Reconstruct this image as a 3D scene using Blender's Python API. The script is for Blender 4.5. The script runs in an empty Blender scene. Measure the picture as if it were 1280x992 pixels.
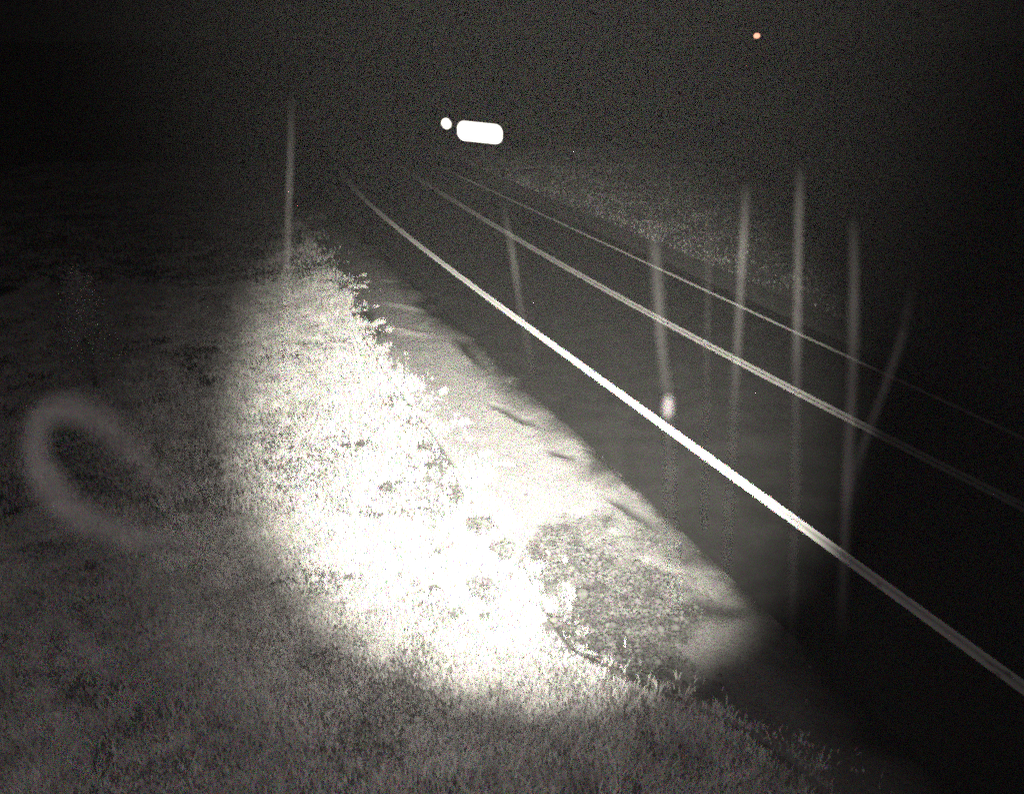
import bpy, math, random
import numpy as np
from mathutils import Vector, Matrix

random.seed(7)
rng = np.random.default_rng(7)
S = bpy.context.scene
COL = S.collection

# ------------------------------------------------------------------ camera
CAM_H, F_PX, HORIZON = 8.0, 1100.0, 45.0
PITCH = math.atan((496 - HORIZON) / F_PX)
cam_data = bpy.data.cameras.new('camera')
cam = bpy.data.objects.new('camera', cam_data)
COL.objects.link(cam)
cam.location = (0, 0, CAM_H)
cam.rotation_euler = (math.pi / 2 - PITCH, 0, 0)
cam_data.sensor_fit = 'HORIZONTAL'
cam_data.sensor_width = 36.0
cam_data.lens = 36.0 * F_PX / 1280.0
cam_data.clip_start = 0.05
cam_data.clip_end = 3000.0
cam_data.dof.use_dof = True
cam_data.dof.focus_distance = 35.0
cam_data.dof.aperture_fstop = 2.2
S.camera = cam

# ------------------------------------------------------------------ night sky
W = bpy.data.worlds.new('World')
S.world = W
W.use_nodes = True
nt = W.node_tree
bg = nt.nodes['Background']
bg.inputs['Color'].default_value = (1.0, 0.93, 0.88, 1)
bg.inputs['Strength'].default_value = 0.0012

# ------------------------------------------------------------------ view / sampling
S.view_settings.view_transform = 'Standard'
S.view_settings.look = 'None'
S.view_settings.exposure = 0.0
S.view_settings.gamma = 1.0
S.render.engine = 'CYCLES'
S.cycles.use_denoising = False          # a night camera's sensor is grainy
S.cycles.use_adaptive_sampling = True
S.cycles.adaptive_threshold = 1.0
S.cycles.adaptive_min_samples = 16
S.cycles.use_light_tree = False
S.cycles.max_bounces = 3
S.cycles.transparent_max_bounces = 12
S.cycles.volume_bounces = 0
S.cycles.sample_clamp_indirect = 2.0
S.cycles.pixel_filter_type = 'BLACKMAN_HARRIS'
S.cycles.filter_width = 2.2

# ------------------------------------------------------------------ infrared lamp of the camera mast, with added halo and fill
CP, SP = math.cos(PITCH), math.sin(PITCH)


def ray(px, py):
    """direction in the world seen at a place of the 1280x992 photograph"""
    x, y = px - 640.0, py - 496.0
    return Vector((x, F_PX * CP - y * SP, -y * CP - F_PX * SP)) / F_PX


def at(px, py, z=0.0):
    d = ray(px, py)
    t = (z - CAM_H) / d.z
    return Vector((d.x * t, d.y * t, z))


def lamp(name, px, py, radius_px, blend, watts, colour, off=(0, 0, 0), size=0.05):
    d = bpy.data.lights.new(name, 'SPOT')
    o = bpy.data.objects.new(name, d)
    COL.objects.link(o)
    o.location = Vector((0, 0, CAM_H)) + Vector(off)
    o.rotation_euler = ray(px, py).to_track_quat('-Z', 'Y').to_euler()
    d.spot_size = 2 * math.atan(radius_px / F_PX)
    d.spot_blend = blend
    d.energy = watts
    d.color = colour
    d.shadow_soft_size = size
    return o


IR_OFF = (0.0, -0.5, 1.1)
for _c, _w in (((1.0, 0.42, 0.36), 98000), ((0.42, 1.0, 0.36), 90000), ((0.42, 0.42, 1.0), 78000)):  # one lamp's beam split into three tints, added for colour grain
    lamp('infrared_lamp', 672, 540, 412, 1.0, _w, _c, IR_OFF, 0.08)
lamp('infrared_lamp', 600, 580, 480, 1.0, 6500, (1.0, 0.96, 0.88), IR_OFF, 0.08)  # added halo lamp, softens the rim of the main beam
# wide fill added by the lens, split in three tints for colour grain
lamp('added_fill_lamp', 470, 580, 1300, 1.0, 1500, (1.0, 0.10, 0.12), (0.12, -0.05, 0.10), 0.05)
lamp('added_fill_lamp', 470, 580, 1300, 1.0, 1280, (0.08, 1.0, 0.10), (0.12, -0.05, 0.10), 0.05)
lamp('added_fill_lamp', 470, 580, 1300, 1.0, 1250, (0.10, 0.10, 1.0), (0.12, -0.05, 0.10), 0.05)


# ------------------------------------------------------------------ helpers
def mesh_obj(name, verts, faces, mat, parent=None, smooth=False):
    me = bpy.data.meshes.new(name)
    me.from_pydata([tuple(v) for v in verts], [], faces)
    me.update()
    if smooth:
        me.polygons.foreach_set('use_smooth', [True] * len(me.polygons))
    o = bpy.data.objects.new(name, me)
    if mat:
        me.materials.append(mat)
    COL.objects.link(o)
    if parent:
        o.parent = parent
    return o


def tag(o, label=None, cat=None, group=None, kind=None):
    if label: o['label'] = label
    if cat: o['category'] = cat
    if group: o['group'] = group
    if kind: o['kind'] = kind
    return o


def empty(name, loc, label, cat, group=None, rz=0.0):
    o = bpy.data.objects.new(name, None)
    o.location = loc
    o.rotation_euler = (0, 0, rz)
    COL.objects.link(o)
    return tag(o, label, cat, group)


def new_mat(name):
    m = bpy.data.materials.new(name)
    m.use_nodes = True
    n = m.node_tree.nodes
    p = n['Principled BSDF']
    return m, m.node_tree, p


def ramp(t, fac, stops):
    r = t.nodes.new('ShaderNodeValToRGB')
    while len(r.color_ramp.elements) > 1:
        r.color_ramp.elements.remove(r.color_ramp.elements[-1])
    r.color_ramp.elements[0].position = stops[0][0]
    r.color_ramp.elements[0].color = (*stops[0][1], 1)
    for p, c in stops[1:]:
        e = r.color_ramp.elements.new(p)
        e.color = (*c, 1)
    t.links.new(fac, r.inputs['Fac'])
    return r.outputs['Color']


def noise(t, scale, detail=4, rough=0.6, vec=None):
    n = t.nodes.new('ShaderNodeTexNoise')
    n.inputs['Scale'].default_value = scale
    n.inputs['Detail'].default_value = detail
    n.inputs['Roughness'].default_value = rough
    if vec is None:
        tc = t.nodes.new('ShaderNodeTexCoord')
        vec = tc.outputs['Object']
    t.links.new(vec, n.inputs['Vector'])
    return n.outputs['Fac']


def g(v):
    return (v, v * 0.97, v * 0.93)


def noisy_mat(name, lo, hi, scale, rough=0.95, bump=0.0, bscale=None, bdist=0.02):
    m, t, p = new_mat(name)
    f = noise(t, scale)
    t.links.new(ramp(t, f, [(0.3, g(lo)), (0.7, g(hi))]), p.inputs['Base Color'])
    p.inputs['Roughness'].default_value = rough
    p.inputs['Specular IOR Level'].default_value = 0.15
    if bump:
        b = t.nodes.new('ShaderNodeBump')
        b.inputs['Strength'].default_value = bump
        b.inputs['Distance'].default_value = bdist
        t.links.new(noise(t, bscale or scale * 4), b.inputs['Height'])
        t.links.new(b.outputs['Normal'], p.inputs['Normal'])
    return m


def attr_mat(name, lo_scale, bump, bscale, bdist):
    """base colour from the 'tone' each patch of ground has of its own, broken up by noise"""
    m, t, p = new_mat(name)
    a = t.nodes.new('ShaderNodeAttribute')
    a.attribute_name = 'tone'
    f = noise(t, lo_scale, 6, 0.75)
    mr = t.nodes.new('ShaderNodeMapRange')
    mr.inputs['From Min'].default_value = 0.3
    mr.inputs['From Max'].default_value = 0.7
    mr.inputs['To Min'].default_value = 0.6
    mr.inputs['To Max'].default_value = 1.35
    t.links.new(f, mr.inputs['Value'])
    mul = t.nodes.new('ShaderNodeVectorMath')
    mul.operation = 'SCALE'
    t.links.new(a.outputs['Color'], mul.inputs[0])
    t.links.new(mr.outputs['Result'], mul.inputs['Scale'])
    t.links.new(mul.outputs['Vector'], p.inputs['Base Color'])
    p.inputs['Roughness'].default_value = 0.95
    p.inputs['Specular IOR Level'].default_value = 0.1
    b = t.nodes.new('ShaderNodeBump')
    b.inputs['Strength'].default_value = bump
    b.inputs['Distance'].default_value = bdist
    t.links.new(noise(t, bscale, 5, 0.7), b.inputs['Height'])
    t.links.new(b.outputs['Normal'], p.inputs['Normal'])
    return m


# value noise in numpy, for heights, tones and clumps
_tab = rng.random((256, 256))


def vnoise(x, y, s):
    x = np.asarray(x) * s + 100.3
    y = np.asarray(y) * s + 57.7
    xi, yi = np.floor(x).astype(int), np.floor(y).astype(int)
    fx, fy = x - xi, y - yi
    fx, fy = fx * fx * (3 - 2 * fx), fy * fy * (3 - 2 * fy)
    a = _tab[xi % 256, yi % 256]; b = _tab[(xi + 1) % 256, yi % 256]
    c = _tab[xi % 256, (yi + 1) % 256]; d = _tab[(xi + 1) % 256, (yi + 1) % 256]
    return (a * (1 - fx) + b * fx) * (1 - fy) + (c * (1 - fx) + d * fx) * fy


def fbm(x, y, s, o=4):
    v, a, n = 0.0, 1.0, 0.0
    for k in range(o):
        v = v + a * vnoise(np.asarray(x) + 13.1 * k, np.asarray(y) - 7.7 * k, s * 2 ** k)
        n += a
        a *= 0.55
    return v / n


# ------------------------------------------------------------------ the road's lines on the ground (metres, camera mast at the origin)
def fit(pix, deg=3):
    P = np.array([at(*p)[:2] for p in pix])
    c = np.polyfit(P[:, 1], P[:, 0], deg, w=np.sqrt(1.0 / P[:, 1]))
    y0, y1 = P[:, 1].min(), P[:, 1].max()

    def f(y):
        y = np.asarray(y, float)
        yc = np.clip(y, y0, y1)
        d = np.polyder(c)
        return np.polyval(c, yc) + np.polyval(d, yc) * (y - yc)
    return f


near_x = fit([(420, 205), (440, 232), (500, 288), (590, 358), (650, 402), (740, 470), (830, 530), (950, 620), (1060, 700), (1160, 770), (1275, 860)])
mid_x = fit([(483, 200), (495, 207), (560, 245), (600, 272), (650, 303), (735, 350), (820, 398), (925, 452), (1000, 490), (1090, 540), (1180, 585), (1270, 630)])
far_x = fit([(560, 215), (610, 235), (700, 278), (760, 307), (825, 340), (930, 385), (1000, 418), (1065, 450), (1160, 490), (1215, 520)], 2)
pave_x = fit([(392, 225), (450, 297), (545, 372), (610, 432), (690, 515), (760, 582), (840, 655), (915, 728), (985, 795), (1110, 900)])
# edge between gravel and grass on the near side
_gp = np.array([at(*q)[:2] for q in [(375, 235), (405, 290), (440, 350), (475, 420), (512, 475), (560, 530), (630, 620), (690, 700), (722, 770), (790, 845), (900, 868), (1020, 930), (1090, 985)]])[::-1]


def grav_x(y):
    y = np.asarray(y, float)
    out = 0
    for dy in (-0.6, -0.3, 0, 0.3, 0.6):
        out = out + np.interp(y + dy, _gp[:, 1], _gp[:, 0])
    out = out / 5
    return out + np.where(y > _gp[-1, 1], (y - _gp[-1, 1]) * -0.22, 0) + np.where(y < _gp[0, 1], (_gp[0, 1] - y) * 0.25, 0)

YS = np.concatenate([np.arange(-12, 70, 0.5), np.arange(70, 400, 5)])


def strip(name, fl, fr, ys, z, mat, cols=2, kind='structure'):
    V, Fc = [], []
    for y in ys:
        a, b = float(fl(y)), float(fr(y))
        for k in range(cols):
            V.append((a + (b - a) * k / (cols - 1), y, z))
    for i in range(len(ys) - 1):
        for k in range(cols - 1):
            q = i * cols + k
            Fc.append((q, q + 1, q + cols + 1, q + cols))
    o = mesh_obj(name, V, Fc, mat)
    if kind: o['kind'] = kind
    return o


# ground: one sheet to the horizon, finer near the mast
def field_h(x, y):
    """height of the soil: rough on the grass, level by the road"""
    gx = grav_x(y)
    fgx = far_x(y) + 2.2
    dl = np.clip((gx - x) / 4.0, 0, 1)
    dr = np.clip((x - fgx) / 4.0, 0, 1)
    d = np.maximum(dl, dr)
    near = 1.0 / (1.0 + (np.abs(y) / 120.0) ** 4)
    return d * ((fbm(x, y, 0.35) - 0.5) * 0.35 + (fbm(x, y, 1.6, 3) - 0.5) * 0.16) * near - 0.03 * (1 - d) - 0.25 * d * (1 - np.clip((gx - x) / 14.0, 0, 1)) * (x < gx)


def grid(name, xs, ys, hf, mat, tone=None):
    X, Y = np.meshgrid(xs, ys)
    Z = hf(X, Y)
    nx, ny = len(xs), len(ys)
    V = np.stack([X.ravel(), Y.ravel(), Z.ravel()], 1)
    me = bpy.data.meshes.new(name)
    i = np.arange((nx - 1) * (ny - 1))
    r, c = i // (nx - 1), i % (nx - 1)
    q = r * nx + c
    Fq = np.stack([q, q + 1, q + nx + 1, q + nx], 1)
    me.vertices.add(len(V)); me.vertices.foreach_set('co', V.ravel())
    me.loops.add(Fq.size); me.loops.foreach_set('vertex_index', Fq.ravel().astype(np.int32))
    me.polygons.add(len(Fq))
    me.polygons.foreach_set('loop_start', (np.arange(len(Fq)) * 4).astype(np.int32))
    me.update(); me.validate()
    me.polygons.foreach_set('use_smooth', [True] * len(me.polygons))
    if tone is not None:
        T = tone(X, Y).ravel()
        a = me.attributes.new('tone', 'FLOAT_COLOR', 'POINT')
        a.data.foreach_set('color', np.stack([T, T * 0.97, T * 0.93, np.ones_like(T)], 1).ravel())
    me.materials.append(mat)
    o = bpy.data.objects.new(name, me)
    COL.objects.link(o)
    return o


soil = noisy_mat('pale dry soil', 0.05, 0.11, 2.2, bump=0.6, bscale=14, bdist=0.05)
xs = np.concatenate([-np.geomspace(30, 900, 26)[::-1], np.arange(-29.5, 30, 0.25), np.geomspace(30, 900, 26)])
ys = np.concatenate([-np.geomspace(6, 400, 14)[::-1], np.arange(-5, 60, 0.25), np.geomspace(60, 1400, 40)])
ground = grid('ground', xs, ys, lambda X, Y: field_h(X, Y) - 0.02, soil)
ground['kind'] = 'structure'

# asphalt
asphalt, t, p = new_mat('worn asphalt')
f1 = noise(t, 1.1, 5, 0.6)
f2 = noise(t, 60, 3, 0.7)
mx = t.nodes.new('ShaderNodeMath'); mx.operation = 'MULTIPLY_ADD'
t.links.new(f2, mx.inputs[0]); mx.inputs[1].default_value = 0.5
hf = t.nodes.new('ShaderNodeMath'); hf.operation = 'MULTIPLY'; hf.inputs[1].default_value = 0.5
t.links.new(f1, hf.inputs[0]); t.links.new(hf.outputs[0], mx.inputs[2])
t.links.new(ramp(t, mx.outputs[0], [(0.36, g(0.005)), (0.5, g(0.010)), (0.64, g(0.018))]), p.inputs['Base Color'])
p.inputs['Roughness'].default_value = 0.9
p.inputs['Specular IOR Level'].default_value = 0.2
road = strip('road', pave_x, lambda y: far_x(y) + 0.75, YS, 0.012, asphalt, 3)


# painted lines
def paint(name, lo, hi, sx):
    m, t, p = new_mat(name)
    f = noise(t, sx, 5, 0.7)
    t.links.new(ramp(t, f, [(0.35, g(lo)), (0.6, g(hi))]), p.inputs['Base Color'])
    p.inputs['Roughness'].default_value = 0.7
    return m


white_paint = paint('white road paint', 0.75, 0.85, 9)
old_paint = paint('worn white road paint', 0.22, 0.5, 14)
yellow_paint = paint('worn yellow road paint', 0.2, 0.36, 12)


def line(name, f, w, off, mat, z=0.018, y0=-12, y1=300):
    ys = [y for y in YS if y0 <= y <= y1]
    o = strip(name, lambda y: f(y) + off - w / 2, lambda y: f(y) + off + w / 2, ys, z, mat)
    return o


m_, t_, p_ = new_mat('edge line paint with a worn groove')
a_ = t_.nodes.new('ShaderNodeAttribute'); a_.attribute_name = 'tone'
t_.links.new(a_.outputs['Color'], p_.inputs['Base Color'])
_ys = [y for y in np.arange(-12, 120, 0.1)]
_o = strip('road_marking', lambda y: near_x(y) - 0.14, lambda y: near_x(y) + 0.14, _ys, 0.018, m_, 8)
_co = np.array([v.co[:] for v in _o.data.vertices])
_u = np.tile(np.linspace(0, 1, 8), len(_ys))
_w = 0.82 * (1 - 0.5 * np.exp(-((_u - 0.55 - 0.1 * (vnoise(_co[:, 0], _co[:, 1], 0.5) - 0.5)) / 0.14) ** 2)) * (0.86 + 0.2 * fbm(_co[:, 0] * 4, _co[:, 1], 1.7, 4))
_w = np.where(fbm(_co[:, 0] * 6, _co[:, 1] * 1.5, 3.1, 3) > 0.76, 0.2, _w)
_at = _o.data.attributes.new('tone', 'FLOAT_COLOR', 'POINT')
_at.data.foreach_set('color', np.stack([_w, _w * .98, _w * .94, np.ones_like(_w)], 1).ravel())
line('road_marking', mid_x, 0.16, -0.1, yellow_paint)
line('road_marking', mid_x, 0.16, 0.1, yellow_paint)
line('road_marking', far_x, 0.15, 0.0, old_paint)

# far shoulder: dark fine gravel strip
dark_gravel = noisy_mat('dark fine gravel', 0.03, 0.07, 12, bump=0.4, bscale=40, bdist=0.02)
strip('far_shoulder', lambda y: far_x(y) + 0.75, lambda y: far_x(y) + 2.3, YS, 0.006, dark_gravel, 3)

# near shoulder: gravel apron with ruts, ridges and a patch of coarse stone
RUTS = []   # (x, y, half length, half width, angle, depth)
for (a, b, w, dp) in [((572, 425), (602, 458), 0.16, 0.05), ((618, 510), (672, 534), 0.15, 0.05), ((690, 565), (716, 575), 0.12, 0.035),
                      ((765, 625), (815, 658), 0.13, 0.06), ((850, 760), (915, 765), 0.28, 0.05), ((520, 378), (552, 400), 0.2, 0.04), ((450, 385), (478, 420), 0.3, 0.03)]:
    A, B = at(*a), at(*b)
    RUTS.append(((A.x + B.x) / 2, (A.y + B.y) / 2, (A - B).length / 2 + 0.15, w, math.atan2(B.y - A.y, B.x - A.x), dp))
RIDGES = []
for (a, b, w, dp) in [((480, 380), (545, 390), 0.22, 0.05), ((476, 410), (540, 422), 0.22, 0.045), ((478, 350), (492, 354), 0.2, 0.04), ((590, 420), (680, 500), 0.25, 0.04),
                      ((700, 545), (840, 650), 0.25, 0.04)]:
    A, B = at(*a), at(*b)
    RIDGES.append(((A.x + B.x) / 2, (A.y + B.y) / 2, (A - B).length / 2 + 0.1, w, math.atan2(B.y - A.y, B.x - A.x), dp))


def blob(X, Y, r):
    x0, y0, L, w, an, _ = r
    u = ((X - x0) * math.cos(an) + (Y - y0) * math.sin(an)) / L
    v = (-(X - x0) * math.sin(an) + (Y - y0) * math.cos(an)) / w
    u = u + (fbm(X, Y, 2.3, 2) - 0.5) * 0.5
    v = v + (fbm(X + 9, Y, 2.7, 2) - 0.5) * 0.9
    return np.exp(-(u ** 4 + v ** 2) * 1.3)


stone_c = at(785, 745)


def stone_mask(X, Y):
    d = np.hypot((X - stone_c.x) / 2.2, (Y - stone_c.y) / 2.1) + (fbm(X, Y, 0.9, 4) - 0.5) * 2.2
    return np.clip((1.05 - d) / 0.55, 0, 1)


def apron_uv_to_xy(u, Y):
    a = grav_x(Y) - 0.5
    b = pave_x(Y) + 0.05
    return a + (b - a) * u


def apron_h(X, Y):
    h = 0.03 + (fbm(X, Y, 0.8, 3) - 0.5) * 0.05 + (fbm(X, Y, 9, 2) - 0.5) * 0.012
    for r in RUTS: h = h - r[5] * blob(X, Y, r)
    for r in RIDGES: h = h + r[5] * blob(X, Y, r)
    h = h + stone_mask(X, Y) * (fbm(X, Y, 6, 2) - 0.45) * 0.07
    return h


def apron_tone(X, Y):
    T = 0.19 * (0.8 + 0.4 * fbm(X, Y, 1.4, 4))
    for r in RUTS: T = T * (1 - 0.72 * blob(X, Y, r))
    for r in RIDGES: T = T * (1 + 0.4 * blob(X, Y, r))
    T = T * (1 - 0.8 * stone_mask(X, Y))
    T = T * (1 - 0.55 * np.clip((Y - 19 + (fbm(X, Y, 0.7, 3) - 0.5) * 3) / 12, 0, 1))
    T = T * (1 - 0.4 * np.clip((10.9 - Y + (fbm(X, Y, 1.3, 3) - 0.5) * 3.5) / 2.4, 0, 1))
    return T


def build_apron():
    ys = np.concatenate([np.arange(-8, 8, 0.2), np.arange(8, 34, 0.06), np.arange(34, 70, 0.25), np.arange(70, 200, 3)])
    us = np.linspace(0, 1, 90)
    U, Y = np.meshgrid(us, ys)
    X = apron_uv_to_xy(U, Y)
    edge = np.clip(np.minimum(U, 1 - U) / 0.08, 0, 1)
    Z = apron_h(X, Y) * edge + (edge - 1) * 0.02 * (U < 0.5) + 0.004
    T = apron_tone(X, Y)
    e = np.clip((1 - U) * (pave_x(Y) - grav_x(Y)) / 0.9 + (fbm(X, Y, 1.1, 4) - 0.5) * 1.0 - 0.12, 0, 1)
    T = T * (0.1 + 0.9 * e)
    nx, ny = len(us), len(ys)
    me = bpy.data.meshes.new('gravel_shoulder')
    i = np.arange((nx - 1) * (ny - 1)); r, c = i // (nx - 1), i % (nx - 1); q = r * nx + c
    Fq = np.stack([q, q + 1, q + nx + 1, q + nx], 1)
    me.vertices.add(nx * ny); me.vertices.foreach_set('co', np.stack([X.ravel(), Y.ravel(), Z.ravel()], 1).ravel())
    me.loops.add(Fq.size); me.loops.foreach_set('vertex_index', Fq.ravel().astype(np.int32))
    me.polygons.add(len(Fq)); me.polygons.foreach_set('loop_start', (np.arange(len(Fq)) * 4).astype(np.int32))
    me.update(); me.validate()
    me.polygons.foreach_set('use_smooth', [True] * len(me.polygons))
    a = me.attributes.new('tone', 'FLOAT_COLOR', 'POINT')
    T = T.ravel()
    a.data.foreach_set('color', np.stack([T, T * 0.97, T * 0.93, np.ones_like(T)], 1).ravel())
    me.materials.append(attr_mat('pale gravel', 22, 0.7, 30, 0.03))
    o = bpy.data.objects.new('gravel_shoulder', me)
    COL.objects.link(o)
    o['kind'] = 'structure'


build_apron()

# loose coarse stones lying in the dark gravel patch: past counting
ICO_V, ICO_F = [], []
_p = (1 + 5 ** 0.5) / 2
for a in (-1, 1):
    for b in (-_p, _p):
        ICO_V += [(a, b, 0), (0, a, b), (b, 0, a)]
ICO_V = np.array(ICO_V) / 1.9
import bmesh
bm = bmesh.new(); bmesh.ops.create_icosphere(bm, subdivisions=1, radius=1.0)
SV = np.array([v.co[:] for v in bm.verts]); SF = np.array([[v.index for v in f.verts] for f in bm.faces]); bm.free()


def scatter_stones(n):
    V, Fc = [], []
    k = 0
    while k < n:
        y = rng.uniform(9, 24); x = rng.uniform(float(grav_x(y)) - 0.5, float(pave_x(y)))
        m = float(stone_mask(np.array(x), np.array(y)))
        if rng.random() > 0.004 + m: continue
        s = rng.lognormal(-4.15, 0.5)
        A = Matrix.Rotation(rng.uniform(0, 6.28), 3, 'Z') @ Matrix.Rotation(rng.uniform(-.5, .5), 3, 'X')
        P = SV * (1 + rng.uniform(-.22, .22, SV.shape)) * np.array([1, rng.uniform(.6, 1), rng.uniform(.4, .75)]) * s
        P = P @ np.array(A).T + np.array([x, y, float(apron_h(np.array(x), np.array(y))) + s * 0.3])
        Fc.append(SF + len(V) * len(SV)); V.append(P); k += 1
    return np.concatenate(V), np.concatenate(Fc)


def raw_tri(name, V, Fc, mat):
    me = bpy.data.meshes.new(name)
    me.vertices.add(len(V)); me.vertices.foreach_set('co', np.asarray(V, np.float32).ravel())
    me.loops.add(Fc.size); me.loops.foreach_set('vertex_index', Fc.ravel().astype(np.int32))
    me.polygons.add(len(Fc)); me.polygons.foreach_set('loop_start', (np.arange(len(Fc)) * 3).astype(np.int32))
    me.update(); me.validate()
    me.materials.append(mat)
    o = bpy.data.objects.new(name, me)
    COL.objects.link(o)
    return o


stone_mat = noisy_mat('grey crushed stone', 0.025, 0.10, 3.5)
V, Fc = scatter_stones(11000)
tag(raw_tri('loose_stones', V, Fc, stone_mat), 'coarse grey crushed stones strewn over gravel shoulder beside the grass', 'stones', kind='stuff')

# ------------------------------------------------------------------ grass
grass_mat, t, p = new_mat('dry pale grass')
a = t.nodes.new('ShaderNodeAttribute'); a.attribute_name = 'tone'
t.links.new(a.outputs['Color'], p.inputs['Base Color'])
p.inputs['Roughness'].default_value = 0.8
p.inputs['Specular IOR Level'].default_value = 0.2

BARE = []   # places where the grass is thin: (x, y, r)
for (px, py, r) in [(600, 650, 0.34), (485, 605, 0.3), (465, 640, 0.2), (572, 612, 0.2), (530, 555, 0.2), (655, 680, 0.6), (600, 725, 0.34), (615, 748, 0.3),
                    (540, 578, 0.2), (455, 545, 0.25), (690, 745, 0.3), (500, 600, 0.2), (605, 765, 0.2)]:
    q = at(px, py); BARE.append((q.x, q.y, r * 0.8))
for k in range(22):
    q = at(430 + 270 * rng.random(), 540 + 240 * rng.random()); BARE.append((q.x, q.y, rng.uniform(0.05, 0.13)))


def grass_patch(n, y0, y1, xa, xb, side):
    y = rng.uniform(y0, y1, n) if y1 - y0 < 30 else y0 + (y1 - y0) * rng.random(n) ** 1.5
    x = xa + (xb - xa) * rng.random(n)
    if side < 0:
        lim = grav_x(y) - 0.05 + (fbm(x, y, 0.9, 3) - 0.5) * 1.5 + (fbm(x, y + 40, 3.0, 3) - 0.5) * 1.1
        keep = rng.random(n) < 1 / (1 + np.exp(np.clip((x - lim + 0.35) / 0.12, -30, 30)))
        keep |= (x < lim + 0.5) & (fbm(x + 5, y, 2.6, 3) > 0.70) & (y > 8.5)
        keep &= x < pave_x(y) - 0.3
    else:
        lim = far_x(y) + 2.3 + (fbm(x, y, 0.9, 3) - 0.5) * 0.8
        keep = x > lim
    dens = fbm(x, y, 1.1, 4)
    keep &= rng.random(n) < np.clip((dens - 0.24) * 5.0, 0.3, 1)
    for bx, by, br in BARE:
        d = np.hypot(x - bx, y - by) / br + (fbm(x, y, 3.0, 2) - 0.5) * 1.2
        keep &= ~((d < 0.9) & (rng.random(n) < 0.93))
    return x[keep], y[keep]


def build_grass():
    X, Y = [], []
    for args in [(520000, 4.5, 14, -11, 5.5, -1), (330000, 14, 30, -17, 3, -1), (130000, 30, 62, -32, -2, -1), (110000, 14, 70, -16, 30, 1)]:
        x, y = grass_patch(*args); X.append(x); Y.append(y)
    x, y = np.concatenate(X), np.concatenate(Y)
    n = len(x)
    clump = fbm(x, y, 0.8, 4)
    h = 0.05 + 0.26 * np.clip(clump - 0.25, 0, 1) * rng.uniform(0.5, 1.4, n) + 0.02 * np.maximum(y - 25, 0) / 20
    w = rng.uniform(0.006, 0.015, n) * (1 + y / 40)
    an = rng.uniform(0, 2 * np.pi, n)
    lean = rng.uniform(0.1, 0.9, n) * h
    la = rng.uniform(0, 2 * np.pi, n)
    z = np.maximum(field_h(x, y) - 0.02, np.where((x > grav_x(y) - 0.5) & (x < mid_x(y)), 0.02, -9))
    dx, dy = np.cos(an) * w / 2, np.sin(an) * w / 2
    b0 = np.stack([x - dx, y - dy, z], 1); b1 = np.stack([x + dx, y + dy, z], 1)
    tx, ty = x + np.cos(la) * lean, y + np.sin(la) * lean
    m0 = np.stack([x - dx * .8 + np.cos(la) * lean * .35, y - dy * .8 + np.sin(la) * lean * .35, z + h * .6], 1)
    m1 = np.stack([x + dx * .8 + np.cos(la) * lean * .35, y + dy * .8 + np.sin(la) * lean * .35, z + h * .6], 1)
    tp = np.stack([tx, ty, z + h * rng.uniform(.75, 1, n)], 1)
    V = np.stack([b0, b1, m0, m1, tp], 1).reshape(-1, 3)
    base = (np.arange(n) * 5)[:, None]
    T = np.concatenate([base + [0, 1, 3], base + [0, 3, 2], base + [2, 3, 4]], 1).reshape(-1, 3)
    o = raw_tri('grass', V, T, grass_mat)
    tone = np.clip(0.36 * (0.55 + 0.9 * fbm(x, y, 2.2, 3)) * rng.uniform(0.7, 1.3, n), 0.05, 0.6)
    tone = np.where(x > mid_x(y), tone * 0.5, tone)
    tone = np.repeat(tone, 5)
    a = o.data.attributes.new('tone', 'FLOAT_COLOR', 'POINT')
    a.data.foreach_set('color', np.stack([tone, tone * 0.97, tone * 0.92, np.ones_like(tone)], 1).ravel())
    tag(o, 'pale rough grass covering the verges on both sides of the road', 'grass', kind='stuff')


build_grass()


# ------------------------------------------------------------------ plants one can tell apart
weed_mat = noisy_mat('dark weed leaves', 0.05, 0.13, 6)
stem_mat = noisy_mat('dry stems', 0.05, 0.10, 5)
shrub_mat = noisy_mat('shrub leaves', 0.22, 0.32, 3)


def tube_mesh(name, pts, r, mat, parent=None, seg=8):
    V, Fc = [], []
    pts = [Vector(q) for q in pts]
    n = len(pts)
    for i, q in enumerate(pts):
        d = (pts[min(i + 1, n - 1)] - pts[max(i - 1, 0)]).normalized()
        up = Vector((0, 0, 1)) if abs(d.z) < 0.9 else Vector((0, 1, 0))
        u = d.cross(up).normalized(); v = d.cross(u)
        rr = r[i] if hasattr(r, '__len__') else r
        for k in range(seg):
            a = 2 * math.pi * k / seg
            V.append(q + (u * math.cos(a) + v * math.sin(a)) * rr)
    for i in range(n - 1):
        for k in range(seg):
            k2 = (k + 1) % seg
            Fc.append((i * seg + k, i * seg + k2, (i + 1) * seg + k2, (i + 1) * seg + k))
    Fc.append(tuple(range(seg))[::-1]); Fc.append(tuple((n - 1) * seg + k for k in range(seg)))
    return mesh_obj(name, V, Fc, mat, parent, True)


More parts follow.
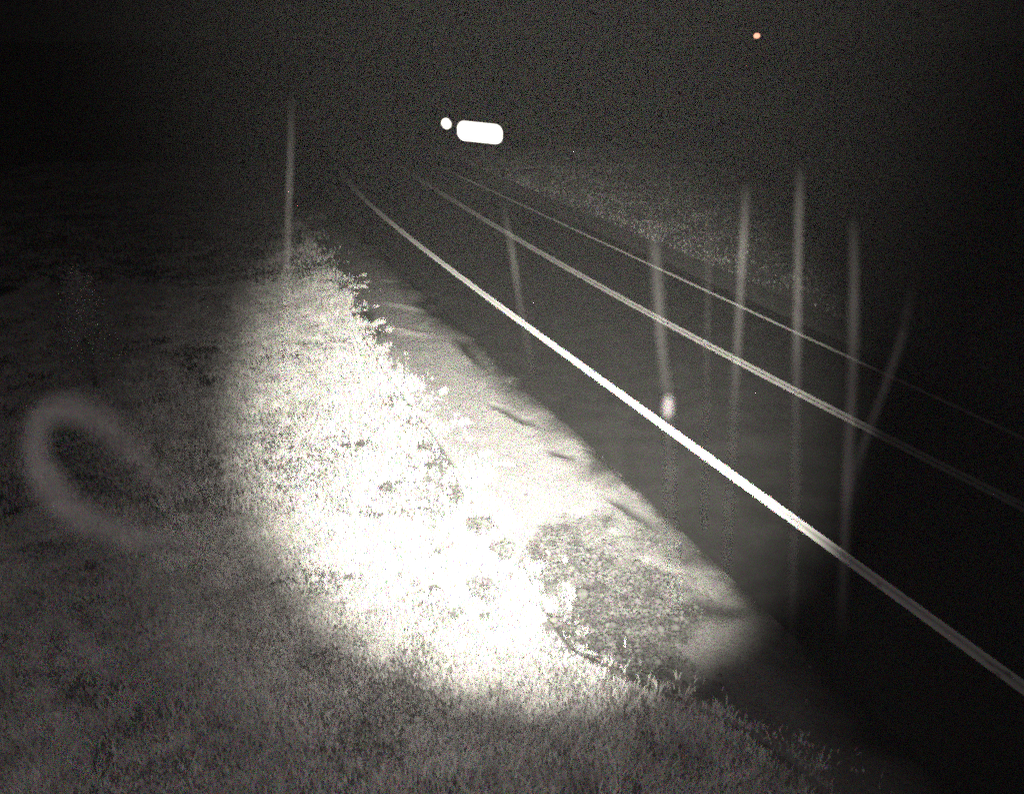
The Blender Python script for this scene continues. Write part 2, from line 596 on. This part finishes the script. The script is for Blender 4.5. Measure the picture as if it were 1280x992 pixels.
def leaves(n, rx, ry, rz, size, zc):
    P = rng.normal(0, 0.45, (n, 3)); P = P / np.maximum(1, np.linalg.norm(P, axis=1, keepdims=True))
    P = P * [rx, ry, rz] + [0, 0, zc]
    P[:, 2] = np.maximum(P[:, 2], 0.02)
    d = rng.normal(0, 1, (n, 3)); d /= np.linalg.norm(d, axis=1, keepdims=True)
    e = np.cross(d, rng.normal(0, 1, (n, 3))); e /= np.linalg.norm(e, axis=1, keepdims=True)
    s = rng.uniform(0.6, 1.3, (n, 1)) * size
    V = np.stack([P, P + d * s + e * s * .4, P + d * s * 2, P + d * s - e * s * .4], 1).reshape(-1, 3)
    b = (np.arange(n) * 4)[:, None]
    return V, np.concatenate([b + [0, 1, 2], b + [0, 2, 3]], 1).reshape(-1, 3)


def plant(name, px, py, rx, rz, n, size, label, cat, group, lm, extra=()):
    q = at(px, py)
    z = float(field_h(np.array(q.x), np.array(q.y))) - 0.02
    root = empty(name, (q.x, q.y, z), label, cat, group)
    V, T = leaves(n, rx, rx, rz, size, rz * 0.95)
    for _ in range(4):
        pass
    o = raw_tri('foliage', V, T, lm); o.parent = root
    for k in range(3):
        a = rng.uniform(0, 6.28); l = rx * rng.uniform(.2, .6)
        tube_mesh('stem', [(0, 0, -0.03), (math.cos(a) * l * .4, math.sin(a) * l * .4, rz * .7), (math.cos(a) * l, math.sin(a) * l, rz * 1.4)],
                  [size * .14, size * .1, size * .05], stem_mat, root, 6)
    return root


WG = 'dark weeds in the lit grass'
plant('weed_clump', 600, 660, 0.26, 0.13, 260, 0.06, 'dense round dark weed in the brightly lit grass, up left of the coarse stones', 'weed', WG, weed_mat)
plant('weed_clump', 571, 625, 0.13, 0.16, 120, 0.05, 'small upright dark weed in lit grass, just up left of the dense round weed', 'weed', WG, weed_mat)
plant('weed_clump', 487, 612, 0.24, 0.07, 110, 0.05, 'thin spreading dark weed near the middle of the brightest grass', 'weed', WG, weed_mat)
plant('weed_clump', 531, 560, 0.13, 0.11, 90, 0.045, 'small dark weed where the lit grass meets the smooth gravel', 'weed', WG, weed_mat)
plant('weed_clump', 607, 733, 0.3, 0.07, 110, 0.05, 'flat sprawling dark weed in lit grass, nearest to the camera', 'weed', WG, weed_mat)
plant('weed_clump', 655, 688, 0.5, 0.06, 300, 0.05, 'widest ragged patch of low dark weeds where lit grass meets the coarse stones', 'weed', WG, weed_mat)


# ------------------------------------------------------------------ roadside shrub at the left
def shrub():
    q = at(118, 478)
    z = float(field_h(np.array(q.x), np.array(q.y))) - 0.05
    root = empty('shrub', (q.x, q.y, z), 'tall narrow shrub dimly lit in the dark field at the left', 'shrub')
    Vs, Ts, off = [], [], 0
    tube_mesh('trunk', [(0, 0, -.05), (.04, 0, .9), (-.03, .03, 2.0), (0, 0, 2.9)], [.05, .04, .025, .01], stem_mat, root, 8)
    for k in range(26):
        zc = 0.35 + 2.6 * k / 26
        a = rng.uniform(0, 6.28); rr = rng.uniform(.1, .7) * (1 - abs(zc - 1.3) / 3)
        V, T = leaves(240, .42, .42, .3, .04, 0.3)
        V = V + [math.cos(a) * rr, math.sin(a) * rr, zc - 0.3]
        Vs.append(V); Ts.append(T + off); off += len(V)
        if k % 3 == 0:
            tube_mesh('branch', [(0, 0, max(.3, zc - .35)), (math.cos(a) * rr, math.sin(a) * rr, zc)], [.015, .006], stem_mat, root, 6)
    o = raw_tri('foliage', np.concatenate(Vs), np.concatenate(Ts), shrub_mat); o.parent = root


shrub()

# ------------------------------------------------------------------ sign and marker with emission for reflected light, far lamp
steel = noisy_mat('dull galvanised steel', 0.05, 0.09, 8, rough=0.6)


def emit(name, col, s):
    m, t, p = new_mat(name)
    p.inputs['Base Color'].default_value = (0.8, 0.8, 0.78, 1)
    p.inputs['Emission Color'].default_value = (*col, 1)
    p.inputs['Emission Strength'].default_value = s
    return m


def rounded_slab(w, h, r, th, skew=0.0, seg=10):
    out = []
    for cx, cz, a0 in ((w / 2 - r, h / 2 - r, 0), (-w / 2 + r, h / 2 - r, 90), (-w / 2 + r, -h / 2 + r, 180), (w / 2 - r, -h / 2 + r, 270)):
        for k in range(seg + 1):
            a = math.radians(a0 + 90 * k / seg)
            x, z = cx + r * math.cos(a), cz + r * math.sin(a)
            out.append((x, z + skew * x))
    n = len(out)
    V = [(x, -th / 2, z) for x, z in out] + [(x, th / 2, z) for x, z in out]
    Fc = [tuple(range(n)), tuple(range(n, 2 * n))[::-1]]
    Fc += [(k, k + n, (k + 1) % n + n, (k + 1) % n) for k in range(n)]
    return V, Fc


def reflective_sign():
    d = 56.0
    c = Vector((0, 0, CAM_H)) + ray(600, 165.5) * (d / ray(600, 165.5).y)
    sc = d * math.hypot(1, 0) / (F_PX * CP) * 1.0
    root = empty('reflective_sign', (c.x, c.y, 0), 'long rounded white reflective panel with added glow beyond the far side of the road', 'sign')
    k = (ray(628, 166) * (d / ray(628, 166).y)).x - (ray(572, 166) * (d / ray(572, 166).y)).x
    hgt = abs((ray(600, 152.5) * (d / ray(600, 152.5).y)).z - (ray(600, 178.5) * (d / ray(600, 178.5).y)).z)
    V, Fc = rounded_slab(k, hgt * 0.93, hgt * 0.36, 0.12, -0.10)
    o = mesh_obj('panel', [(x, y - 0.12, z + c.z) for x, y, z in V], Fc, emit('panel with painted-in glow', (1.0, 0.95, 0.86), 2.2), root)  # emission stands in for lamp light thrown back by the sign
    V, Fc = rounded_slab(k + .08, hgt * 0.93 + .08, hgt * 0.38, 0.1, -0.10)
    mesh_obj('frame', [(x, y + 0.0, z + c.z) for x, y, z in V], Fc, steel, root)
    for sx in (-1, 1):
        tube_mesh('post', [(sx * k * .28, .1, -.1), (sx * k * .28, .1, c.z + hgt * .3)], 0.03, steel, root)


reflective_sign()


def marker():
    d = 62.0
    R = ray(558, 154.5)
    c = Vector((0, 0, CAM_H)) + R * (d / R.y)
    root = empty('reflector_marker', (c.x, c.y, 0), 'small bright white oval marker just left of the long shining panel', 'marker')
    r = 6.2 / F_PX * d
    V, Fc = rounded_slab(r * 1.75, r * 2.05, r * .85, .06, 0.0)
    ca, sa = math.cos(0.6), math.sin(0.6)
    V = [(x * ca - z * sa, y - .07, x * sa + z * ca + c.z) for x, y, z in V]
    mesh_obj('disc', V, Fc, emit('disc with painted-in glow', (1.0, 0.95, 0.80), 2.0), root)  # reflector's returned light put into the material as emission
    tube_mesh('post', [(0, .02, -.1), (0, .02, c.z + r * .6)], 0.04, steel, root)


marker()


def far_lamp():
    d = 150.0
    R = ray(946, 45)
    c = Vector((0, 0, CAM_H)) + R * (d / R.y)
    root = empty('street_lamp', (c.x + 0.9, c.y, 0), 'distant lamp glowing pinkish orange high at the top right', 'lamp')
    tube_mesh('pole', [(0, 0, -.2), (0, 0, c.z - .6), (-.1, 0, c.z + .25), (-.75, 0, c.z + .42)], [.11, .08, .06, .05], steel, root)
    V, Fc = rounded_slab(.9, .24, .1, .3)
    mesh_obj('lamp_housing', [(x - .9, y, z + c.z + .5) for x, y, z in V], Fc, steel, root)
    bm = bmesh.new(); bmesh.ops.create_uvsphere(bm, u_segments=16, v_segments=10, radius=0.5)
    V = [((v.co.x) - .9, v.co.y, v.co.z * .8 + c.z) for v in bm.verts]; F_ = [tuple(v.index for v in f.verts) for f in bm.faces]; bm.free()
    mesh_obj('lamp_globe', V, F_, emit('warm lamp glass', (1.0, 0.42, 0.28), 1.6), root, True)


far_lamp()


# ------------------------------------------------------------------ strands of spider silk hanging in front of the mast
def silk(name, strength):
    m, t, p = new_mat(name)
    t.nodes.remove(p)
    out = t.nodes['Material Output']
    tr = t.nodes.new('ShaderNodeBsdfTransparent')
    df = t.nodes.new('ShaderNodeBsdfDiffuse'); df.inputs['Color'].default_value = (0.8, 0.76, 0.74, 1)
    mixn = t.nodes.new('ShaderNodeMixShader')
    a = t.nodes.new('ShaderNodeAttribute'); a.attribute_name = 'thickness'
    mul = t.nodes.new('ShaderNodeMath'); mul.operation = 'MULTIPLY'; mul.inputs[1].default_value = strength
    t.links.new(a.outputs['Fac'], mul.inputs[0])
    t.links.new(mul.outputs[0], mixn.inputs['Fac'])
    t.links.new(tr.outputs[0], mixn.inputs[1]); t.links.new(df.outputs[0], mixn.inputs[2])
    t.links.new(mixn.outputs[0], out.inputs['Surface'])
    return m


silk_mat = silk('spider silk', 1.0)
SILK_G = 'spider silk strands hanging before the camera'


def strand(pix, depth, dens, width_px, label, jitter=0.6, name='silk_strand', closed=False):
    """pix: places along the strand; each gets a point DEPTH metres out"""
    # smooth, resampled
    P = np.array(pix, float)
    tt = np.concatenate([[0], np.cumsum(np.hypot(*np.diff(P, axis=0).T))])
    n = max(24, int(tt[-1] / 10))
    s = np.linspace(0, tt[-1], n)
    x = np.interp(s, tt, P[:, 0]); y = np.interp(s, tt, P[:, 1])
    for _ in range(3):
        x[1:-1] = (x[:-2] + 2 * x[1:-1] + x[2:]) / 4; y[1:-1] = (y[:-2] + 2 * y[1:-1] + y[2:]) / 4
    D = np.interp(s / tt[-1], np.linspace(0, 1, len(dens)), dens)
    D = D * np.sin(np.pi * s / tt[-1]) ** 0.8 * (0.55 + 0.9 * fbm(s * 0.01, s * 0 + pix[0][0], 2.0, 4))
    pts = [Vector((0, 0, CAM_H)) + ray(a, b) * (depth) for i, (a, b) in enumerate(zip(x, y))]
    o = tube_mesh(name, [q - pts[0] for q in pts], [width_px / 2 / F_PX * depth * (1 + .12 * math.sin(k * .37 + len(pts))) for k in range(len(pts))], silk_mat, None, 8)
    o.location = pts[0]
    a = o.data.attributes.new('thickness', 'FLOAT', 'POINT')
    a.data.foreach_set('value', np.repeat(D, 8).astype(np.float32))
    tag(o, label, 'spider silk', SILK_G)
    return o


K = 0.0011
strand([(365, 100), (364, 160), (361, 260), (358, 360), (354, 470)], 1.5, [0, .2 * K, .3 * K, .3 * K, .15 * K], 5, 'lone faint upright silk strand above the left edge of the lit grass')
strand([(628, 250), (638, 300), (650, 380), (668, 475)], 1.5, [.1 * K, .25 * K, .3 * K, .1 * K], 4, 'short slanting faint silk strand left of the beaded one, over the near lane')
b = strand([(815, 270), (822, 350), (826, 430), (836, 505), (838, 640), (846, 760)], 1.2, [.2 * K, .5 * K, .75 * K, .7 * K, .75 * K, .7 * K, .3 * K], 12, 'silk strand carrying a bright bead just above the bright edge line')
strand([(886, 230), (885, 380), (882, 560), (880, 660)], 1.5, [0, .15 * K, .15 * K, 0], 5, 'faintest upright silk strand, between the beaded strand and the row of bright ones')
strand([(934, 220), (929, 300), (922, 430), (915, 560), (908, 720)], 1.3, [.1 * K, .6 * K, .6 * K, .6 * K, .8 * K, .5 * K], 8, 'leftmost of the three bright long strands right of the beaded one')
strand([(1000, 200), (998, 300), (996, 450), (994, 620), (988, 820)], 1.3, [.2 * K, .6 * K, .8 * K, .8 * K, .8 * K, .5 * K], 9, 'middle one of the three bright long silk strands')
strand([(1066, 270), (1068, 340), (1066, 460), (1060, 580), (1055, 680), (1052, 800)], 1.2, [.3 * K, .8 * K, .9 * K, 1.0 * K, .8 * K, .4 * K], 11, 'rightmost bright long strand, joined low down by a slanting one')
strand([(1142, 350), (1128, 420), (1100, 500), (1072, 575), (1058, 640)], 1.2, [0.2 * K, .7 * K, .8 * K, .8 * K, .3 * K], 8, 'slanting silk strand at far right leaning onto the long strand beside it')
# two slack loops very near
strand([(262, 650), (215, 612), (165, 565), (120, 522), (82, 506), (50, 518), (40, 560), (58, 605), (100, 648), (165, 672), (250, 690)], 0.6,
       [0, .35 * K, .4 * K, .4 * K, .6 * K, .8 * K, .85 * K, .8 * K, .6 * K, .45 * K, .1 * K], 40, 'thick blurred silk loop at left, shaped like an open oval')
strand([(190, 872), (135, 845), (100, 800), (70, 765), (40, 790), (45, 850), (75, 910), (120, 960)], 0.6, [0, .2 * K, .25 * K, .2 * K, .3 * K, .25 * K, 0], 28, 'fainter blurred silk loop at the bottom left below the oval one')
# bead on the beaded strand
bm = bmesh.new(); bmesh.ops.create_uvsphere(bm, u_segments=14, v_segments=10, radius=1.0)
V = [v.co.copy() for v in bm.verts]; F_ = [tuple(v.index for v in f.verts) for f in bm.faces]; bm.free()
dd = 1.2
c = Vector((0, 0, CAM_H)) + ray(835, 509) * dd - b.location
w = 6.5 / F_PX * dd
bo = mesh_obj('bead', [(v.x * w, v.y * w, v.z * w * 2.3) for v in V], F_, silk_mat, b, True)
for i, v in enumerate(bo.data.vertices): v.co += c
a = bo.data.attributes.new('thickness', 'FLOAT', 'POINT')
a.data.foreach_set('value', np.full(len(V), 0.013, np.float32))

# ------------------------------------------------------------------ haze
HAZE = 0.00008  # thin air volume, added to lift the dark floor and carry grain
hz, t, p = new_mat('night haze')
t.nodes.remove(p)
pv = t.nodes.new('ShaderNodeVolumePrincipled')
pv.inputs['Color'].default_value = (0.9, 0.88, 0.86, 1)
pv.inputs['Density'].default_value = HAZE
pv.inputs['Anisotropy'].default_value = 0.0
t.links.new(pv.outputs[0], t.nodes['Material Output'].inputs['Volume'])
x0, x1, y0, y1, z0, z1 = -901, 901, -401, 1401, -2.0, 60.0
Vb = [(x, y, z) for x in (x0, x1) for y in (y0, y1) for z in (z0, z1)]
Fb = [(0, 1, 3, 2), (4, 6, 7, 5), (0, 4, 5, 1), (2, 3, 7, 6), (0, 2, 6, 4), (1, 5, 7, 3)]
h = mesh_obj('haze', Vb, Fb, hz)
h['kind'] = 'stuff'
